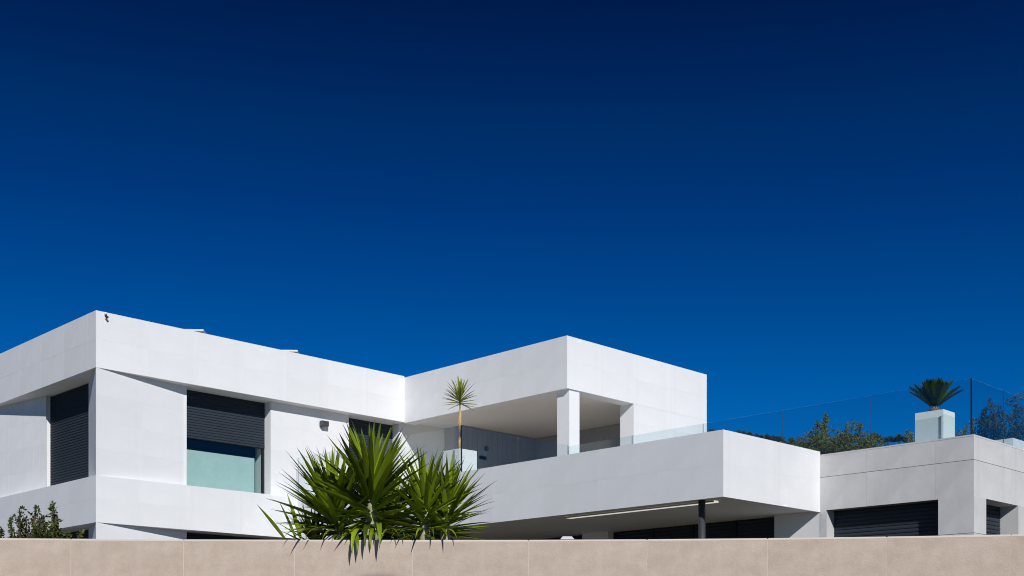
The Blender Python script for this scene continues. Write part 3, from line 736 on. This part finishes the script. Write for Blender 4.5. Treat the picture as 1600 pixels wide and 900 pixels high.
def bush(label, specs, Y, size, m, group, ground, dens=1.0, name='shrub', cat='shrub'):
    """specs: (x_px, top_px, width_px, lean_px) at range Y"""
    k = Y / 1838; x0 = sum(s[0] for s in specs) / len(specs)
    t = thing(name, label, cat, ((x0 - 800) * k, Y, ground), 0, group)
    st = []
    for x, ty, wp, ln in specs:
        st.append(((x - 800) * k, Y + rb.uniform(-0.15, 0.15) * (Y / 12), ground, EYE + (1020 - ty) * k, wp * k, ln * k))
    sprays(t, st, size, rb, m, dens)
    return t
def street_bush(label, specs, Y, size, m, group, ground, dens=0.8):
    return bush(label, [(x, ty, wd * 0.66, ln) for x, ty, wd, ln in specs], Y, size, m, group, ground, dens)
GL = 'shrubs behind the left end of the street wall'
street_bush('bushy dark shrub with two rounded tops behind the wall, left of the narrow one',
     [(35, 797, 13, 2), (50, 793, 15, 1), (58, 805, 13, 4), (44, 812, 14, -2), (62, 826, 12, 3), (38, 827, 24, -3), (55, 825, 24, 2), (66, 829, 18, 2)], 11.2, 0.040, 'shrub', GL, g)
street_bush('narrow pointed dark shrub behind the wall, the tallest one before the house corner',
     [(77, 785, 10, 0), (86, 811, 12, 5), (80, 818, 13, -2), (90, 825, 9, 2), (76, 826, 20, -2), (88, 829, 18, 2)], 11.4, 0.040, 'shrub', GL, g)
street_bush('thin upright sprig with a tuft on top behind the wall, left of the bushy shrub', [(22, 810, 6, -1)], 11.2, 0.032, 'shrub', GL, g, 0.45)
street_bush('tiny low sprig peeping over the wall at the far left', [(8, 828, 5, 1)], 11.2, 0.030, 'shrub', GL, g, 0.5)
street_bush('small light green shoot before the dark basement opening, next to the tall narrow shrub', [(109, 833, 5, 0)], 11.5, 0.034, 'shrub_pale', GL, g, 0.6)
street_bush('small light green shoot before the dark basement opening, nearest the white house corner', [(126, 829, 5, 0)], 11.5, 0.034, 'shrub_pale', GL, g, 0.6)

GH = 'shrubs growing on the bank behind the roof terrace'
def bank(x, Y):
    X = (x - 800) / 1838 * Y; d = Vector((X, Y)) - C0
    return EYE + hill_z(d.dot(P), d.dot(Q)) - 0.05
def hillbush(label, specs, Y, size=0.066, dens=1.25, m='shrub_pale', name='shrub', cat='shrub'):
    bush(label, [(x, t, wd * (1.6 if wd > 9 else 1.15), l) for x, t, wd, l in specs], Y, size, m, GH, bank(specs[0][0], Y), dens * 1.7, name, cat)
hillbush('slender leafy shrub with one pointed tip behind the glass, left of the tall thin spire', [(1273, 663, 9, 0), (1268, 678, 12, -2), (1279, 684, 10, 2)], 32.5)
hillbush('thin tall spire shoot standing clear above the other bushes behind the glass', [(1289, 648, 5, 1), (1284, 668, 8, -2), (1292, 676, 9, 1)], 33, 0.065)
hillbush('broad rounded leafy bush in the middle behind the glass', [(1305, 670, 12, -2), (1318, 664, 13, 0), (1327, 666, 10, 4), (1312, 680, 16, 0), (1298, 684, 12, 0)], 32)
hillbush('upright dark leafy bush behind the glass just left of a pane joint', [(1338, 664, 8, 0), (1345, 672, 11, 3), (1337, 682, 12, -2), (1350, 684, 9, 2)], 32.6)
hillbush('low spreading bush behind the glass where the balcony meets the stone wing', [(1258, 686, 11, -3), (1248, 694, 10, -2), (1266, 694, 14, 0)], 32.8)
hillbush('low leafy bush behind the glass filling the gap right of the tall thin spire', [(1296, 682, 12, 0), (1303, 690, 12, 2), (1288, 690, 12, -2)], 32.3)
hillbush('low bush behind the glass just right of the pane joint, under the ridge pines', [(1362, 684, 10, 2), (1372, 690, 9, 2), (1354, 690, 10, -2)], 32.5)
hillbush('long low hedge on the bank behind the glass, below all the taller bushes', [(x, 683 + (x * 7 % 5), 17, (x % 3) - 1) for x in range(1252, 1362, 12)], 31.6)
hillbush('low dark bush beside the cycad planter behind the glass', [(1424, 672, 8, 0), (1416, 683, 8, 0)], 33, dens=0.8)
hillbush('thin low bush between the cycad planter and the black glass corner', [(1493, 676, 5, 0), (1513, 664, 5, 1), (1527, 650, 5, 1)], 33, dens=0.5)
hillbush('broad leafy bush behind the glass corner, its top below the glass edge',
         [(1558, 622, 10, 0), (1549, 640, 13, -2), (1566, 640, 12, 2), (1540, 650, 10, -3), (1534, 642, 5, -1), (1556, 656, 18, 0), (1545, 668, 16, 0), (1570, 664, 16, 2)], 30, dens=1.1, m='shrub')
hillbush('tall leafy bush rising above the glass edge at the far right', [(1596, 613, 11, 0), (1588, 640, 13, -3), (1604, 630, 14, 2), (1600, 650, 22, 0), (1586, 664, 16, 0)], 29, dens=1.1, m='shrub')

# pines along the far ridge
GP = 'pine trees along the distant ridge'
def pine_meshes(seed):
    r = random.Random(seed); fb = bmesh.new()
    for k in range(9):
        a = r.uniform(0, 6.28); rr = r.uniform(0, 0.30) ; zz = 0.62 + r.uniform(-0.12, 0.24) * (1 - rr)
        leaf_cloud(fb, (math.cos(a) * rr, math.sin(a) * rr, zz), (0.20, 0.20, 0.13), 110, 0.11, r, 0.5)
    me = D.meshes.new('crown'); fb.to_mesh(me); fb.free(); me.materials.append(M['pine'])
    tb = bmesh.new(); tube(tb, [(0, 0, 0), (0.02, 0, 0.35), (0, 0, 0.7)], [0.035, 0.026, 0.015], 6)
    for k in range(5):
        a = k * 1.3; tube(tb, [(0.01, 0, 0.42 + k * 0.05), (math.cos(a) * 0.2, math.sin(a) * 0.2, 0.58 + k * 0.05)], [0.014, 0.006], 4)
    mt = D.meshes.new('trunk'); tb.to_mesh(mt); tb.free(); mt.materials.append(M['bark'])
    return me, mt
PM = [pine_meshes(s) for s in range(5)]
ridge = [(1112, 671, 14, 'dark round pine on the ridge, hard against the white house'), (1130, 670, 13, 'dark pine on the ridge just above the balcony corner'),
         (1151, 673, 14, 'round pine on the ridge, first right of the balcony corner'), (1157, 674.5, 14, 'pine half hidden behind the first round one on the ridge'),
         (1170, 677, 15, 'round headed pine on the ridge standing alone above the parapet'), (1181, 679, 16, 'broad pine on the ridge at the left of a close row'),
         (1188, 679.5, 14, 'second pine of the close row on the ridge'), (1196, 679.5, 14, 'third pine of the close row on the ridge'),
         (1203, 682, 14, 'low crowned pine at the right of the close row on the ridge'), (1213, 684, 15, 'pine on the ridge left of a glass pane joint'),
         (1221, 683.5, 15, 'pine on the ridge right behind the glass pane joint'), (1229, 689, 13, 'low pine on the ridge right of the glass pane joint'),
         (1235.5, 684.5, 14, 'tall separate pine on the ridge with a clear round head'), (1245.5, 689.5, 11, 'last small separate pine at the low end of the ridge'),
         (1366, 678, 14, 'dark pine on the ridge right of the pane joint behind bushes'), (1374, 680.5, 13, 'round pine on the ridge right of the pane joint'),
         (1383, 683, 12, 'low pine on the bare stretch of the ridge'), (1393, 682, 12, 'pine on the ridge midway to the cycad'),
         (1406, 680, 14, 'pine on the ridge left of the low bush by the cycad'), (1414, 683, 12, 'small pine on the ridge beside the cycad planter')]
for i, (x, y, hp, lab) in enumerate(ridge):
    Y = 560 + (i * 37 % 5) * 8; k = Y / 1838
    h = hp * k * 1.5; zt = EYE + (1020 - y) * k
    t = thing('pine_tree', lab, 'pine tree', ((x - 800) * k, Y, zt - h * 0.92), i * 1.1, GP)
    me, mt = PM[i % 5]
    for nm, mm in (('crown', me), ('trunk', mt)):
        o = D.objects.new(nm, mm); COL.objects.link(o); o.parent = t; o.scale = (h * 0.92, h * 0.92, h)

# low garden pillar whose pale cap just clears the street wall
gp = thing('garden_pillar', 'pale capped garden pillar just clearing the street wall before the dark porch opening', 'pillar', (px(886, 840, 13.0).x, 13.0, EYE))
zc = px(886, 838.8, 13.0).z - EYE
part('shaft', M['stone'], gp, box, -0.05, 0.05, -0.05, 0.05, 0, zc - 0.035)
bm = bmesh.new()
lo_ = [bm.verts.new((x, y, zc - 0.034)) for x, y in ((-0.078, -0.078), (0.078, -0.078), (0.078, 0.078), (-0.078, 0.078))]
hi_ = [bm.verts.new((x, y, zc)) for x, y in ((-0.05, -0.05), (0.05, -0.05), (0.05, 0.05), (-0.05, 0.05))]
bm.faces.new(lo_[::-1]); bm.faces.new(hi_)
for i in range(4): bm.faces.new((lo_[i], lo_[(i + 1) % 4], hi_[(i + 1) % 4], hi_[i]))
obj('cap', bm, M['stone'], gp)

# unseen pole, added behind the camera for the soft shadow on the wall
POLE = 9.14
up = thing('shadow_pole', 'unseen grey square pole added behind the camera to shade the wall foot', 'pole', (2.33, -3.0, 0.1))
part('shaft', M['kerb'], up, box, -0.13, 0.13, -0.13, 0.13, 0, POLE)
part('cap', M['kerb'], up, box, -0.14, 0.14, -0.14, 0.14, POLE, POLE + 0.05)

# low scrub all over the far hillside: one mass, nobody could count it
sb = bmesh.new(); rs = random.Random(77)
for _ in range(2600):
    Y = 60 + 535 * rs.random() ** 0.7; ax = rs.uniform(-0.15, 0.62); X = math.tan(ax) * Y
    d = Vector((X, Y)) - C0; z = EYE + hill_z(d.dot(P), d.dot(Q)); r_ = rs.uniform(0.35, 1.1) * (0.6 + Y / 700)
    leaf_cloud(sb, (X, Y, z + r_ * 0.35), (r_, r_, r_ * 0.6), 11, r_ * 0.9, rs, 0.4)
tag(obj('hillside_scrub', sb, M['shrub_pale']), kind='stuff')
